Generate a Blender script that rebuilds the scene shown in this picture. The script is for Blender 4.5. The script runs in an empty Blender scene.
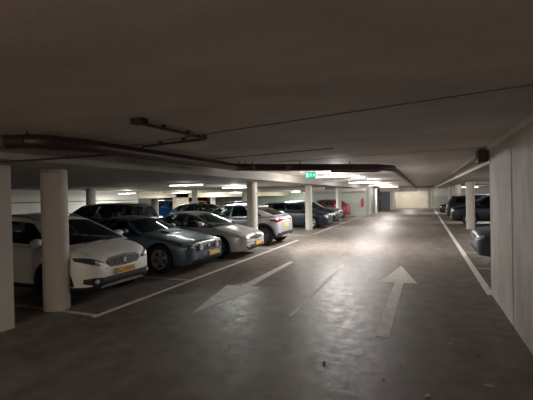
import bpy, bmesh, math, random
from mathutils import Vector, Matrix
from mathutils.bvhtree import BVHTree
random.seed(7)
S = bpy.context.scene
C = S.collection
PI = math.pi

# ------------------------------------------------------------------ camera
CAM_H = 1.70
yaw, pitch, roll, FPX = math.radians(22.03), math.radians(-0.573), 0.020, 387.0
fw = Vector((-math.sin(yaw)*math.cos(pitch), math.cos(yaw)*math.cos(pitch), math.sin(pitch)))
rt = Vector((math.cos(yaw), math.sin(yaw), 0)); up = rt.cross(fw)
cr, sr = math.cos(roll), math.sin(roll)
rx = rt*cr - up*sr; ux = rt*sr + up*cr
cd = bpy.data.cameras.new('camera'); cam = bpy.data.objects.new('camera', cd); C.objects.link(cam)
cd.sensor_width = 36; cd.lens = FPX/533*36; cd.clip_start = .05; cd.clip_end = 200
M = Matrix((rx, ux, -fw)).transposed().to_4x4(); M.translation = Vector((0, 0, CAM_H))
cam.matrix_world = M
S.camera = cam
# ------------------------------------------------------------------ world, exposure
w = bpy.data.worlds.new('world'); S.world = w; w.use_nodes = True
w.node_tree.nodes['Background'].inputs[0].default_value = (.9, .95, 1, 1)
w.node_tree.nodes['Background'].inputs[1].default_value = 0.0
S.view_settings.view_transform = 'Standard'; S.view_settings.look = 'None'
S.view_settings.gamma = 1; S.view_settings.exposure = 2.85
S.view_settings.use_curve_mapping = False
LANE_W, HALL_W, NEAR_W, SIDE_W = 38, 50, 30, 42     # lamp powers in watts

# ------------------------------------------------------------------ materials
def mat(name, col, rough=.6, metal=0, noise=0, scale=4, bump=0, coat=0, spec=.5, emit=None, es=0, rvar=0):
    m = bpy.data.materials.new(name); m.use_nodes = True
    nt = m.node_tree; b = nt.nodes['Principled BSDF']
    b.inputs['Base Color'].default_value = (*col, 1); b.inputs['Roughness'].default_value = rough
    b.inputs['Metallic'].default_value = metal; b.inputs['Coat Weight'].default_value = coat
    b.inputs['Coat Roughness'].default_value = .08
    b.inputs['Specular IOR Level'].default_value = spec
    if emit:
        b.inputs['Emission Color'].default_value = (*emit, 1); b.inputs['Emission Strength'].default_value = es
    if noise or bump or rvar:
        tc = nt.nodes.new('ShaderNodeTexCoord')
        n1 = nt.nodes.new('ShaderNodeTexNoise'); n1.inputs['Scale'].default_value = scale; n1.inputs['Detail'].default_value = 6
        n1.inputs['Roughness'].default_value = .6
        nt.links.new(tc.outputs['Object'], n1.inputs['Vector'])
        if noise:
            r = nt.nodes.new('ShaderNodeValToRGB'); nt.links.new(n1.outputs['Fac'], r.inputs[0])
            r.color_ramp.elements[0].position = .3; r.color_ramp.elements[1].position = .7
            r.color_ramp.elements[0].color = (*[c*(1-noise) for c in col], 1)
            r.color_ramp.elements[1].color = (*[min(1, c*(1+noise)) for c in col], 1)
            nt.links.new(r.outputs[0], b.inputs['Base Color'])
        if bump:
            n2 = nt.nodes.new('ShaderNodeTexNoise'); n2.inputs['Scale'].default_value = scale*9; n2.inputs['Detail'].default_value = 4
            nt.links.new(tc.outputs['Object'], n2.inputs['Vector'])
            bp = nt.nodes.new('ShaderNodeBump'); bp.inputs['Strength'].default_value = bump; bp.inputs['Distance'].default_value = .01
            nt.links.new(n2.outputs['Fac'], bp.inputs['Height']); nt.links.new(bp.outputs[0], b.inputs['Normal'])
        if rvar:
            mr = nt.nodes.new('ShaderNodeMapRange'); nt.links.new(n1.outputs['Fac'], mr.inputs[0])
            mr.inputs[1].default_value = .3; mr.inputs[2].default_value = .7
            mr.inputs[3].default_value = rough-rvar; mr.inputs[4].default_value = rough+rvar
            nt.links.new(mr.outputs[0], b.inputs['Roughness'])
    return m

def floor_mat():
    m = mat('floor_concrete', (.2, .17, .15), .36, spec=.25)
    nt = m.node_tree; b = nt.nodes['Principled BSDF']; N = nt.nodes.new; L = nt.links.new
    tc = N('ShaderNodeTexCoord')
    def noise(sc, det, vec=None, rough=.6):
        n = N('ShaderNodeTexNoise'); n.inputs['Scale'].default_value = sc; n.inputs['Detail'].default_value = det
        n.inputs['Roughness'].default_value = rough; L(vec or tc.outputs['Object'], n.inputs['Vector']); return n
    mp = N('ShaderNodeMapping'); mp.inputs['Scale'].default_value = (1.2, .25, 1); L(tc.outputs['Object'], mp.inputs[0])
    n1 = noise(.55, 8, mp.outputs[0], .65); n2 = noise(3.2, 6); n3 = noise(40, 3)
    r1 = N('ShaderNodeValToRGB'); L(n1.outputs['Fac'], r1.inputs[0])
    e = r1.color_ramp.elements
    e[0].position = .32; e[0].color = (.135, .115, .100, 1); e[1].position = .68; e[1].color = (.225, .200, .178, 1)
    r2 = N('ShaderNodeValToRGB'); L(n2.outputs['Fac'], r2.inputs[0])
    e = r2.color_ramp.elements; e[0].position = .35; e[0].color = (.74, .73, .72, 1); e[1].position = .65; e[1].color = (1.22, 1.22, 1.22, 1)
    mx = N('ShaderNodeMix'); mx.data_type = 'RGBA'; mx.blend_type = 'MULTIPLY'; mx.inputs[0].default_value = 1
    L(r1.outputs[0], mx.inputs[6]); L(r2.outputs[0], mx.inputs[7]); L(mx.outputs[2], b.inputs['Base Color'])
    n4 = noise(7, 10, None, .75); mr = N('ShaderNodeMapRange'); L(n4.outputs['Fac'], mr.inputs[0]); mr.inputs[1].default_value = .35; mr.inputs[2].default_value = .65
    mr.inputs[3].default_value = .40; mr.inputs[4].default_value = .60; L(mr.outputs[0], b.inputs['Roughness'])
    bp = N('ShaderNodeBump'); bp.inputs['Strength'].default_value = .22; bp.inputs['Distance'].default_value = .006
    L(n3.outputs['Fac'], bp.inputs['Height'])
    b2 = N('ShaderNodeBump'); b2.inputs['Strength'].default_value = .015; b2.inputs['Distance'].default_value = .02
    L(n2.outputs['Fac'], b2.inputs['Height']); L(bp.outputs[0], b2.inputs['Normal']); L(b2.outputs[0], b.inputs['Normal'])
    return m

def streak_mat(name, col, k=.18, sc=(6, 6, .8), bump=.15):
    m = mat(name, col, .75)
    nt = m.node_tree; b = nt.nodes['Principled BSDF']; N = nt.nodes.new; L = nt.links.new
    tc = N('ShaderNodeTexCoord'); mp = N('ShaderNodeMapping'); mp.inputs['Scale'].default_value = sc
    L(tc.outputs['Object'], mp.inputs[0])
    n = N('ShaderNodeTexNoise'); n.inputs['Scale'].default_value = 1; n.inputs['Detail'].default_value = 8; n.inputs['Roughness'].default_value = .65
    L(mp.outputs[0], n.inputs['Vector'])
    r = N('ShaderNodeValToRGB'); L(n.outputs['Fac'], r.inputs[0]); e = r.color_ramp.elements
    e[0].position = .3; e[1].position = .7
    e[0].color = (*[c*(1-k) for c in col], 1); e[1].color = (*[c*(1+k) for c in col], 1)
    L(r.outputs[0], b.inputs['Base Color'])
    n2 = N('ShaderNodeTexNoise'); n2.inputs['Scale'].default_value = 25; n2.inputs['Detail'].default_value = 5
    L(tc.outputs['Object'], n2.inputs['Vector'])
    bp = N('ShaderNodeBump'); bp.inputs['Strength'].default_value = bump; bp.inputs['Distance'].default_value = .006
    L(n2.outputs['Fac'], bp.inputs['Height']); L(bp.outputs[0], b.inputs['Normal'])
    return m

def glass_mat(name, tint, mixf=.12):
    m = bpy.data.materials.new(name); m.use_nodes = True; nt = m.node_tree; N = nt.nodes.new; L = nt.links.new
    nt.nodes.clear(); o = N('ShaderNodeOutputMaterial'); t = N('ShaderNodeBsdfTransparent'); t.inputs[0].default_value = (*tint, 1)
    g = N('ShaderNodeBsdfGlossy'); g.inputs[1].default_value = .03; g.inputs[0].default_value = (.9, .95, 1, 1)
    f = N('ShaderNodeFresnel'); f.inputs[0].default_value = 1.5
    x = N('ShaderNodeMixShader'); L(f.outputs[0], x.inputs[0]); L(t.outputs[0], x.inputs[1]); L(g.outputs[0], x.inputs[2]); L(x.outputs[0], o.inputs[0])
    return m

MT = dict(
    floor=floor_mat(),
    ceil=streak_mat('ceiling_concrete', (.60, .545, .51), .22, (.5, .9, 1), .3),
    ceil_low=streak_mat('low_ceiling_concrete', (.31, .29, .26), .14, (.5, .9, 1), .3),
    wall=streak_mat('wall_concrete', (.56, .525, .485), .30, (1.6, 1.5, .8), .4),
    column=streak_mat('column_concrete', (.46, .43, .38), .10, (4, 4, .8), .2),
    seam=mat('ceiling_seam', (.13, .11, .10), .8, noise=.2, scale=5),
    edge=mat('pale_concrete_edge', (.62, .58, .53), .7, noise=.08, scale=6),
    white=mat('white_masonry', (.62, .61, .58), .8, noise=.05, scale=3),
    green=mat('pale_green_wall', (.42, .46, .40), .8, noise=.05, scale=2),
    beige=mat('beige_wall', (.66, .60, .48), .8, noise=.08, scale=1.5),
    dgrey=mat('dark_grey_metal', (.13, .13, .14), .55, .2, noise=.05, scale=2),
    brown=mat('dark_brown_door_and_shade', (.014, .010, .008), .6, noise=.1, scale=3),  # so dark for the opening's shade; also on a door and far wall
    paint=mat('road_paint', (.72, .69, .64), .7, noise=.22, scale=7, bump=.1),
    wornpaint=mat('worn_road_paint', (.52, .50, .46), .6, noise=.28, scale=8, bump=.1),
    pipe=mat('brown_pipe', (.040, .020, .020), .42, noise=.15, scale=8),
    conduit=mat('grey_conduit', (.035, .03, .028), .5, noise=.1, scale=10),
    clamp=mat('pipe_coupling_steel', (.16, .145, .14), .45, .6, noise=.1, scale=20),
    box=mat('black_box', (.018, .017, .017), .5, noise=.1, scale=10),
    lamph=mat('lamp_housing', (.3, .3, .3), .5, noise=.03, scale=10),
    tube=mat('lamp_tube', (1, 1, 1), .4, emit=(1, .97, .92), es=.6),
    sign=mat('sign_green', (.01, .20, .13), .4, emit=(.005, .75, .45), es=.10),
    signw=mat('sign_white', (.4, .5, .45), .4, emit=(.6, 1, .85), es=.16),
    red=mat('extinguisher_red', (.55, .03, .03), .35, noise=.05, scale=5),
    blackrub=mat('tyre_rubber', (.012, .012, .012), .75, noise=.2, scale=12),
    plastic=mat('black_plastic', (.014, .014, .015), .5, noise=.15, scale=15),
    under=mat('underbody_black', (.006, .006, .006), .9, noise=.1, scale=5),
    inter=mat('interior_charcoal', (.02, .02, .021), .8, noise=.1, scale=8),
    rim=mat('silver_rim', (.55, .56, .57), .4, .4, noise=.05, scale=10),
    darkrim=mat('dark_rim', (.13, .13, .14), .35, .4, noise=.05, scale=10),
    chrome=mat('chrome', (.75, .75, .75), .12, 1, noise=.02, scale=10),
    lens=mat('headlamp_lens', (.62, .66, .7), .1, .3, noise=.1, scale=30, coat=1),
    lensd=mat('dark_headlamp_lens', (.09, .10, .11), .12, .3, noise=.1, scale=30, coat=1),
    tail=mat('tail_lamp_red', (.16, .006, .01), .15, noise=.1, scale=20, coat=1),
    amber=mat('amber_lens', (.75, .25, .03), .2, noise=.1, scale=20, coat=1),
    plate=mat('yellow_plate', (.85, .50, .04), .4, noise=.03, scale=20),
    platek=mat('plate_letters', (.02, .02, .02), .5, noise=.05, scale=20),
    euro=mat('plate_blue_band', (.03, .08, .45), .4, noise=.05, scale=20),
    leafp=mat('pale_dry_leaf', (.50, .44, .36), .7, noise=.2, scale=30),
    leafd=mat('dark_dry_leaf', (.035, .022, .016), .8, noise=.2, scale=30),
    glass=glass_mat('car_glass', (.30, .36, .35)),
    glassd=glass_mat('privacy_car_glass', (.08, .09, .10)),
    glassc=glass_mat('clear_car_glass', (.82, .88, .85)),
    seat=mat('seat_cloth', (.03, .03, .032), .85, noise=.1, scale=20),
    white_sign=mat('small_plate_grey', (.3, .3, .3), .6, noise=.05, scale=9),
)
def paintm(name, col, metal=.3, rough=.3):
    return mat(name, col, rough+.08, metal, noise=.03, scale=60, coat=.45)
PM = dict(
    white=paintm('white_car_paint', (.82, .81, .79), 0, .35),
    bluegrey=paintm('blue_grey_car_paint', (.075, .12, .17), .3, .32),
    silver=paintm('silver_car_paint', (.62, .63, .62), .4, .3),
    silverb=paintm('light_silver_car_paint', (.36, .37, .39), .35, .3),
    black=mat('black_car_paint', (.007, .008, .010), .4, 0, noise=.03, scale=60, coat=.05, spec=.25),
    navy=mat('dark_navy_car_paint', (.012, .017, .028), .4, 0, noise=.03, scale=60, coat=.05, spec=.3),
    blue=paintm('bright_blue_car_paint', (.02, .22, .75), .1, .35),
    red=paintm('red_car_paint', (.22, .015, .03), .2, .3),
    orange=paintm('orange_car_paint', (.60, .22, .08), .1, .4),
    slate=paintm('slate_blue_car_paint', (.07, .09, .13), .4, .28),
    grey=paintm('grey_car_paint', (.16, .17, .18), .4, .3),
)

# ------------------------------------------------------------------ helpers
def obj(name, bm, m, parent=None, smooth=False, ang=35):
    me = bpy.data.meshes.new(name); bmesh.ops.recalc_face_normals(bm, faces=bm.faces[:]) if smooth != 'keep' else None
    bm.to_mesh(me); bm.free()
    for x in (m if isinstance(m, (list, tuple)) else [m]): me.materials.append(x)
    if smooth:
        for p in me.polygons: p.use_smooth = True
        me.set_sharp_from_angle(angle=math.radians(ang))
    o = bpy.data.objects.new(name, me); C.objects.link(o)
    if parent: o.parent = parent
    return o
def tag(o, label=None, cat=None, group=None, kind=None):
    if label: o['label'] = label
    if cat: o['category'] = cat
    if group: o['group'] = group
    if kind: o['kind'] = kind
    return o
def thing(name, label, cat, loc=(0, 0, 0), rz=0, group=None):
    o = bpy.data.objects.new(name, None); C.objects.link(o); o.location = loc; o.rotation_euler = (0, 0, rz)
    o.empty_display_size = .1
    return tag(o, label, cat, group)
def struct(name, bm, m, **k):
    return tag(obj(name, bm, m, **k), kind='structure')
def box(bm, x0, x1, y0, y1, z0, z1, mi=0):
    v = [bm.verts.new(p) for p in ((x0,y0,z0),(x1,y0,z0),(x1,y1,z0),(x0,y1,z0),(x0,y0,z1),(x1,y0,z1),(x1,y1,z1),(x0,y1,z1))]
    for f in ((0,3,2,1),(4,5,6,7),(0,1,5,4),(1,2,6,5),(2,3,7,6),(3,0,4,7)):
        bm.faces.new([v[i] for i in f]).material_index = mi
    return v
def bx(*a): bm = bmesh.new(); box(bm, *a); return bm
def bevel(bm, r=.01, seg=2):
    bmesh.ops.bevel(bm, geom=bm.edges[:], offset=r, segments=seg, profile=.6, affect='EDGES'); return bm
def tube(bm, pts, r, n=12, caps=True):
    pts = [Vector(p) for p in pts]; rings = []
    nrm = None
    for i, p in enumerate(pts):
        a = (pts[i]-pts[i-1]).normalized() if i else None
        b = (pts[i+1]-pts[i]).normalized() if i < len(pts)-1 else None
        t = ((a or b)+(b or a)).normalized()
        if nrm is None:
            nrm = t.orthogonal().normalized()
        nrm = (nrm - t*nrm.dot(t)).normalized(); bi = t.cross(nrm)
        k = 1/max(.5, t.dot(b or a))
        rings.append([bm.verts.new(p+(nrm*math.cos(2*PI*j/n)+bi*math.sin(2*PI*j/n))*r*(k if 0 < i < len(pts)-1 else 1)) for j in range(n)])
    for A, B in zip(rings, rings[1:]):
        for j in range(n): bm.faces.new((A[j], A[(j+1) % n], B[(j+1) % n], B[j]))
    if caps: bm.faces.new(rings[0][::-1]); bm.faces.new(rings[-1])
    return bm
def lathe(bm, prof, axis='z', n=32, c=(0, 0, 0), close=False):
    # prof: (radius, height)
    rings = []
    for r, h in prof:
        ring = []
        for j in range(n):
            a = 2*PI*j/n; q = (r*math.cos(a), r*math.sin(a), h)
            if axis == 'y': q = (q[0], q[2], q[1])
            if axis == 'x': q = (q[2], q[0], q[1])
            ring.append(bm.verts.new((q[0]+c[0], q[1]+c[1], q[2]+c[2])))
        rings.append(ring)
    prs = list(zip(rings, rings[1:])) + ([(rings[-1], rings[0])] if close else [])
    for A, B in prs:
        for j in range(n): bm.faces.new((A[j], A[(j+1) % n], B[(j+1) % n], B[j]))
    if not close:
        if prof[0][0] > 0: bm.faces.new(rings[0][::-1])
        if prof[-1][0] > 0: bm.faces.new(rings[-1])
    return bm
def prism(bm, pts, z0, z1, mi=0):
    a = [bm.verts.new((x, y, z0)) for x, y in pts]; b = [bm.verts.new((x, y, z1)) for x, y in pts]; n = len(pts)
    bm.faces.new(a[::-1]).material_index = mi; bm.faces.new(b).material_index = mi
    for i in range(n): bm.faces.new((a[i], a[(i+1) % n], b[(i+1) % n], b[i])).material_index = mi
    return bm
def lerp(a, b, t): return a+(b-a)*t
def prof(pts, x):
    if x <= pts[0][0]: return pts[0][1]
    for (a, b), (c, d) in zip(pts, pts[1:]):
        if x <= c:
            return b+(d-b)*((x-a)/(c-a) if c > a else 1)
    return pts[-1][1]
def copy_tree(o, parent=None):
    c = o.copy(); C.objects.link(c)
    if parent: c.parent = parent
    for ch in list(o.children): copy_tree(ch, c)
    return c

# ------------------------------------------------------------------ structure
Z_LANE, Z_LOW = 2.44, 2.18
XF, XR = -4.40, 1.03           # edges of the raised lane ceiling
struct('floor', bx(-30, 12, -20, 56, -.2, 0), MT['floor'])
bm = bmesh.new(); box(bm, XF, XR+.6, -20, 56, Z_LANE, 2.9); struct('ceiling', bm, MT['ceil'])
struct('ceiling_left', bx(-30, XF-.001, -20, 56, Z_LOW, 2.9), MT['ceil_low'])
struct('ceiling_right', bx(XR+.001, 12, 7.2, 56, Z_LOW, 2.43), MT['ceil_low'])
# slab joints of the lane ceiling: thin downstanding seams
def seam(name, a, b, wdt=.035, h=.012):
    a, b = Vector(a), Vector(b); d = (b-a).normalized(); n = Vector((-d.y, d.x))*wdt/2
    bm = bmesh.new(); prism(bm, [a-n, b-n, b+n, a+n], Z_LANE-h, Z_LANE+.01)
    return struct(name, bm, MT['seam'])
seam('trim_1', (1.03, 3.12), (-4.38, 4.42), .022, .006)
seam('trim_2', (-1.3, 6.06), (-4.38, 6.69), .03)
seam('trim_3', (1.03, 7.3), (-4.38, 8.2), .012, .004)
# right wall in panels with open joints
for i, (a, b) in enumerate([(-20, .9), (.96, 5.60), (5.68, 7.34)]):
    struct('wall_right' if i == 0 else 'wall_right.%03d' % i, bx(1.03, 1.33, a, b, 0, 2.44), MT['wall'])
struct('wall_right_core', bx(1.17, 1.30, -20, 7.15, 0, 2.43), MT['box'])
# pale haunch along the wall top and the beam beyond
def haunch(name, y0, y1, x=1.03, s=-1, d=.05):
    bm = bmesh.new(); v = []
    for y in (y0, y1):
        v.append([bm.verts.new((x+.01, y, 2.44-d)), bm.verts.new((x+s*.012, y, 2.44-d)), bm.verts.new((x+s*d, y, 2.441)), bm.verts.new((x+.01, y, 2.441))])
    for k in range(4): bm.faces.new((v[0][k], v[0][(k+1) % 4], v[1][(k+1) % 4], v[1][k]))
    bm.faces.new(v[0][::-1]); bm.faces.new(v[1])
    return struct(name, bm, MT['edge'])
haunch('trim_4', -20, 7.34); haunch('trim_5', 7.34, 46)
struct('trim_6', bx(1.015, 1.06, 7.2, 46, Z_LOW-.012, Z_LOW+.03), MT['edge'])
# far end of the lane
struct('wall_far', bx(-3.0, 1.0, 47.6, 47.9, 0, 2.44), MT['beige'])
struct('wall_far_left', bx(-4.9, -3.2, 42.3, 42.6, 0, 2.44), MT['dgrey'])
struct('door_1', bx(-4.6, -3.35, 42.25, 42.3, 0, 1.9), MT['dgrey'])
struct('wall_niche', bx(-3.2, -2.95, 42.3, 47.6, 0, 2.44), MT['white'])
struct('door_2', bx(-2.95, -2.90, 44.6, 45.9, 0, 1.9), MT['brown'])
struct('ceiling_beam', bx(XF, XR, 43.5, 43.9, 1.9, 2.44), MT['ceil'])
struct('ceiling_beam.001', bx(XF, -2.2, 41.6, 42.2, 1.93, 2.44), MT['ceil'])
# pale green block behind the row
struct('wall_green', bx(-8.4, -4.12, 30.8, 34.0, 0, 2.2), MT['green'])
struct('wall_grey_side', bx(-5.0, -4.13, 34.0, 42.3, 0, 2.2), MT['dgrey'])
struct('ceiling_beam.002', bx(-9.2, -4.05, 30.1, 30.7, 1.93, 2.2), MT['ceil'])
# left hall
struct('wall_left', bx(-17.3, -17.0, -20, 20.0, 0, 2.2), MT['white'])
struct('trim_7', bx(-17.02, -16.9, -20, 20.0, 1.86, 2.0), MT['edge'])
struct('trim_8', bx(-17.0, -16.97, -20, 20.0, 1.60, 1.64), MT['conduit'])
struct('ceiling_beam.003', bx(-17.3, -16.95, 20.0, 50, 1.72, 2.2), MT['beige'])
struct('dark_opening_panel', bx(-17.25, -17.1, 20.0, 21.4, 0, 1.74), MT['brown'])  # no door: dark panel paints the shade of an opening
struct('wall_pier', bx(-17.3, -16.95, 24.1, 25.7, 0, 2.2), MT['beige'])
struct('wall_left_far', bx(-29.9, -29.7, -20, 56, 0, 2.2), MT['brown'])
struct('wall_back_left', bx(-30, -8.4, 50, 50.3, 0, 2.2), MT['green'])
struct('wall_back_left_return', bx(-8.7, -8.4, 34, 50, 0, 2.2), MT['green'])
struct('wall_near_left', bx(-30, XF-.4, -19.9, -19.7, 0, 2.2), MT['wall'])
struct('wall_behind', bx(XF-.4, 1.03, -19.9, -19.7, 0, 2.44), MT['wall'])
for k, y in enumerate((22.6,)):
    struct('ceiling_beam.%03d' % (k+4), bx(-16.9, -5.5, y, y+.35, 2.03, 2.2), MT['ceil'])
# right hall
struct('wall_right_back', bx(7.2, 7.5, 7.0, 50, 0, 2.2), MT['white'])
struct('wall_right_far', bx(1.05, 7.2, 46.5, 46.8, 0, 2.2), MT['white'])
struct('wall_right_low_band', bx(1.05, 7.19, 46.44, 46.5, 0, 1.35), MT['green'])
struct('wall_right_near', bx(1.33, 7.3, 6.9, 7.2, 0, 2.2), MT['wall'])

# columns
def column(x, y, r, label, top=Z_LOW, n=40):
    bm = bmesh.new(); lathe(bm, [(r, 0), (r, top)], n=n)
    o = obj('column', bm, MT['column'], smooth=True, ang=40); o.location = (x, y, 0)
    return tag(o, label, 'column')
column(-5.36, 4.38, .19, 'thick round concrete column in the foreground beside the white car')
column(-5.24, 11.68, .175, 'round concrete column between the silver saloon and the silver crossover')
column(-5.25, 18.50, .17, 'round concrete column beside the dark hatchback, under the green exit sign')
column(-5.2, 25.6, .17, 'round concrete column just in front of the pale green wall')
column(-13.3, 12.65, .19, 'dark round column rising behind the roof of the black people carrier')
column(-12.7, 19.9, .17, 'round column behind the roof of the silver saloon, left of the orange car')
column(-12.6, 26.7, .19, 'pale round column seen just left of the nearest mid-row column')
column(-19.2, 24.6, .19, 'pale round column standing just left of the bright blue car')
column(-19.0, 33.0, .24, 'pale far column to the right of the orange car')
column(2.02, 20.1, .185, 'round concrete column in front of the black estate on the right side')
column(2.05, 27.1, .17, 'second round column along the right side, behind the dark cars')
column(2.05, 34.1, .17, 'third round column along the right side, behind the dark cars')
column(-4.0, 36.0, .16, 'slim pale column beside the grey shutter at the far end')
bm = bevel(bx(-.16, .16, -.2, .2, 0, 2.43), .01); o = obj('square_column', bm, MT['column']); o.location = (.62, 43.2, 0)
tag(o, 'pale square pillar at the far end of the lane, right of the beige wall', 'column')
bm = bevel(bx(-.33, .33, -.17, .17, 0, Z_LOW), .012); o = obj('square_column', bm, MT['column']); o.location = (-5.43, 3.35, 0)
tag(o, 'square concrete pillar at the left edge of the picture', 'column')
for x, y0, y1 in ((-3.05, 44.0, 44.3), (-3.0, 46.2, 46.5)):
    struct('trim_9' if y0 < 45 else 'trim_10', bx(x, x+.22, y0, y1, 0, 2.44), MT['edge'])

# ------------------------------------------------------------------ floor markings
def mark(name, pts, label, cat, m='paint', z=.003):
    bm = bmesh.new(); prism(bm, pts, .0004, z); return tag(obj(name, bm, MT[m]), label, cat)
mark('arrow_marking', [(-.50, 9.56), (-.81, 7.73), (-.53, 7.74), (-.56, 4.75), (-.40, 4.75), (-.37, 7.76), (-.12, 7.77)],
     'white painted floor arrow pointing away down the right half of the lane', 'floor arrow')
mark('arrow_marking', [(-3.17, 4.80), (-2.82, 6.62), (-3.04, 6.60), (-3.10, 9.42), (-3.22, 9.42), (-3.24, 6.60), (-3.53, 6.60)],
     'white painted floor arrow pointing towards the camera, nearer the parked cars', 'floor arrow')
mark('dash_marking', [(-1.79, 5.12), (-1.73, 5.12), (-1.76, 9.36), (-1.84, 9.36)],
     'worn white centre dash on the floor between the two arrows', 'floor line')
mark('bay_line', [(-4.49, 4.22), (-4.40, 4.22), (-4.40, 14.1), (-4.49, 14.1)],
     'white line along the front of the bays from the white car to the silver crossover', 'floor line')
mark('bay_line', [(-4.49, 16.4), (-4.40, 16.4), (-4.40, 30.5), (-4.49, 30.5)],
     'white line along the front of the bays past the dark hatchback to the green wall', 'floor line', 'wornpaint')
for y, lb, x1 in ((4.26, 'beside the thick foreground column', -9.4), (6.72, 'between the white car and the blue-grey coupe', -9.4),
              (9.16, 'between the blue-grey coupe and the silver saloon', -9.4), (15.75, 'on the empty floor past the silver crossover', -5.6),
              (11.62, 'between the silver saloon and the silver crossover', -9.4)):
    mark('bay_line', [(x1, y), (-4.49, y), (-4.49, y+.08), (x1, y+.08)], 'thin white bay divider on the floor '+lb, 'floor line', 'wornpaint')
mark('bay_line', [(.955, 7.25), (1.065, 7.25), (1.10, 44), (.98, 44)], 'long white line down the right side of the lane', 'floor line')
for y, lb in ((9.68, 'just past the end of the right wall'), (12.2, 'beyond the slate car on the right'), (17.2, 'on the right, nearest the far column')):
    mark('bay_line', [(1.07, y), (6.0, y), (6.0, y+.08), (1.07, y+.08)], 'thin white bay divider '+lb, 'floor line', 'wornpaint')

# ------------------------------------------------------------------ pipes
def smoothpath(pts, r=.18, n=5):
    P = [Vector(p) for p in pts]; out = [P[0]]
    for a, b, c in zip(P, P[1:], P[2:]):
        d1 = (a-b).normalized(); d2 = (c-b).normalized(); rr = min(r, (a-b).length*.45, (c-b).length*.45)
        s, e = b+d1*rr, b+d2*rr
        for k in range(n+1):
            t = k/n; out.append(s*(1-t)**2 + b*2*t*(1-t) + e*t*t)
    out.append(P[-1]); return out
PIPE = [(-9.0, 1.25, 2.35), (-3.78, 2.90, 2.33), (-3.60, 3.35, 2.325), (-3.60, 7.22, 2.315), (-3.30, 7.55, 2.315), (-.92, 9.15, 2.305), (-.66, 9.75, 2.305), (-.62, 44, 2.30)]
dp = thing('drain_pipe', 'brown drain pipe hung under the ceiling, running along and across the lane', 'pipe', (0, 0, 0))
bm = bmesh.new(); tube(bm, smoothpath(PIPE, .14), .077, 20); obj('pipe_run', bm, MT['pipe'], dp, True)
def seg(i, t): a, b = Vector(PIPE[i]), Vector(PIPE[i+1]); return a.lerp(b, t), (b-a).normalized()
for i, t in ((1, .35), (3, .06), (3, .93), (4, .25), (0, .93)):
    p, d = seg(i, t); bm = bmesh.new(); tube(bm, [p-d*.06, p-d*.045, p+d*.045, p+d*.06], .082, 20); obj('coupling', bm, MT['clamp'] if t in (.93, .25, .06) else MT['pipe'], dp, True)
for i, t in ((0, .80), (0, .98), (3, .20), (3, .5), (3, .85), (5 if False else 4, .35), (4, .75), (6, .08), (6, .16), (6, .26), (6, .38)):
    p, d = seg(i, t); bm = bmesh.new(); tube(bm, [p-d*.015, p+d*.015], .079, 20)
    tube(bm, [p+Vector((0, 0, .06)), (p.x, p.y, 2.442)], .009, 8); obj('hanger', bm, MT['box'], dp, True)
# short second length hanging beside the lane pipe
bm = bmesh.new(); tube(bm, smoothpath([(-1.9, 8.6, 2.24), (-1.0, 9.22, 2.24), (-.80, 9.6, 2.30)], .1), .045, 14)
tag(obj('branch_pipe', bm, MT['pipe'], None, True), 'short dark branch pipe just below the long pipe near its corner', 'pipe')
# thin conduit loop with ceiling box
cd_ = thing('conduit', 'thin dark conduit making a hairpin on the ceiling from a small box', 'conduit', (0, 0, 0))
bm = bmesh.new(); tube(bm, smoothpath([(-2.42, 2.95, 2.40), (-2.38, 4.02, 2.40), (-3.50, 4.22, 2.40), (-3.58, 4.3, 2.36)], .05), .016, 10); obj('conduit_tube', bm, MT['conduit'], cd_, True)
for p in ((-2.42, 3.25), (-2.40, 3.65), (-2.75, 4.08), (-3.15, 4.155), (-2.38, 3.98)):
    bm = bmesh.new(); box(bm, p[0]-.017, p[0]+.017, p[1]-.017, p[1]+.017, 2.385, 2.441); obj('clip', bm, MT['box'], cd_)
bm = bevel(bx(-.06, .07, -.05, .05, 2.385, 2.439), .006); o = obj('junction_box', bm, MT['box'], None); o.location = (-2.42, 2.88, 0)
tag(o, 'small dark junction box on the ceiling at the start of the hairpin conduit', 'junction box')
bm = bmesh.new(); tube(bm, [(-4.9, 2.75, 2.155), (-4.42, 3.02, 2.155), (-3.66, 4.0, 2.29)], .014, 10)
for p in ((-4.42, 3.02, 2.155), (-4.05, 3.50, 2.222)): tube(bm, [(p[0], p[1], p[2]-.018), (p[0], p[1], p[2]+.03)], .02, 8)
tag(obj('thin_pipe', bm, MT['conduit'], None, True), 'thin branch pipe joining the brown drain pipe over the foreground columns', 'pipe')
# black box on the beam at the end of the right wall
bm = bevel(bx(-.075, .075, -.16, .16, -.10, .10), .008); o = obj('cable_box', bm, MT['box']); o.location = (.95, 7.62, 2.31)
tag(o, 'black box fixed high at the end of the right concrete wall', 'box')

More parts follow.
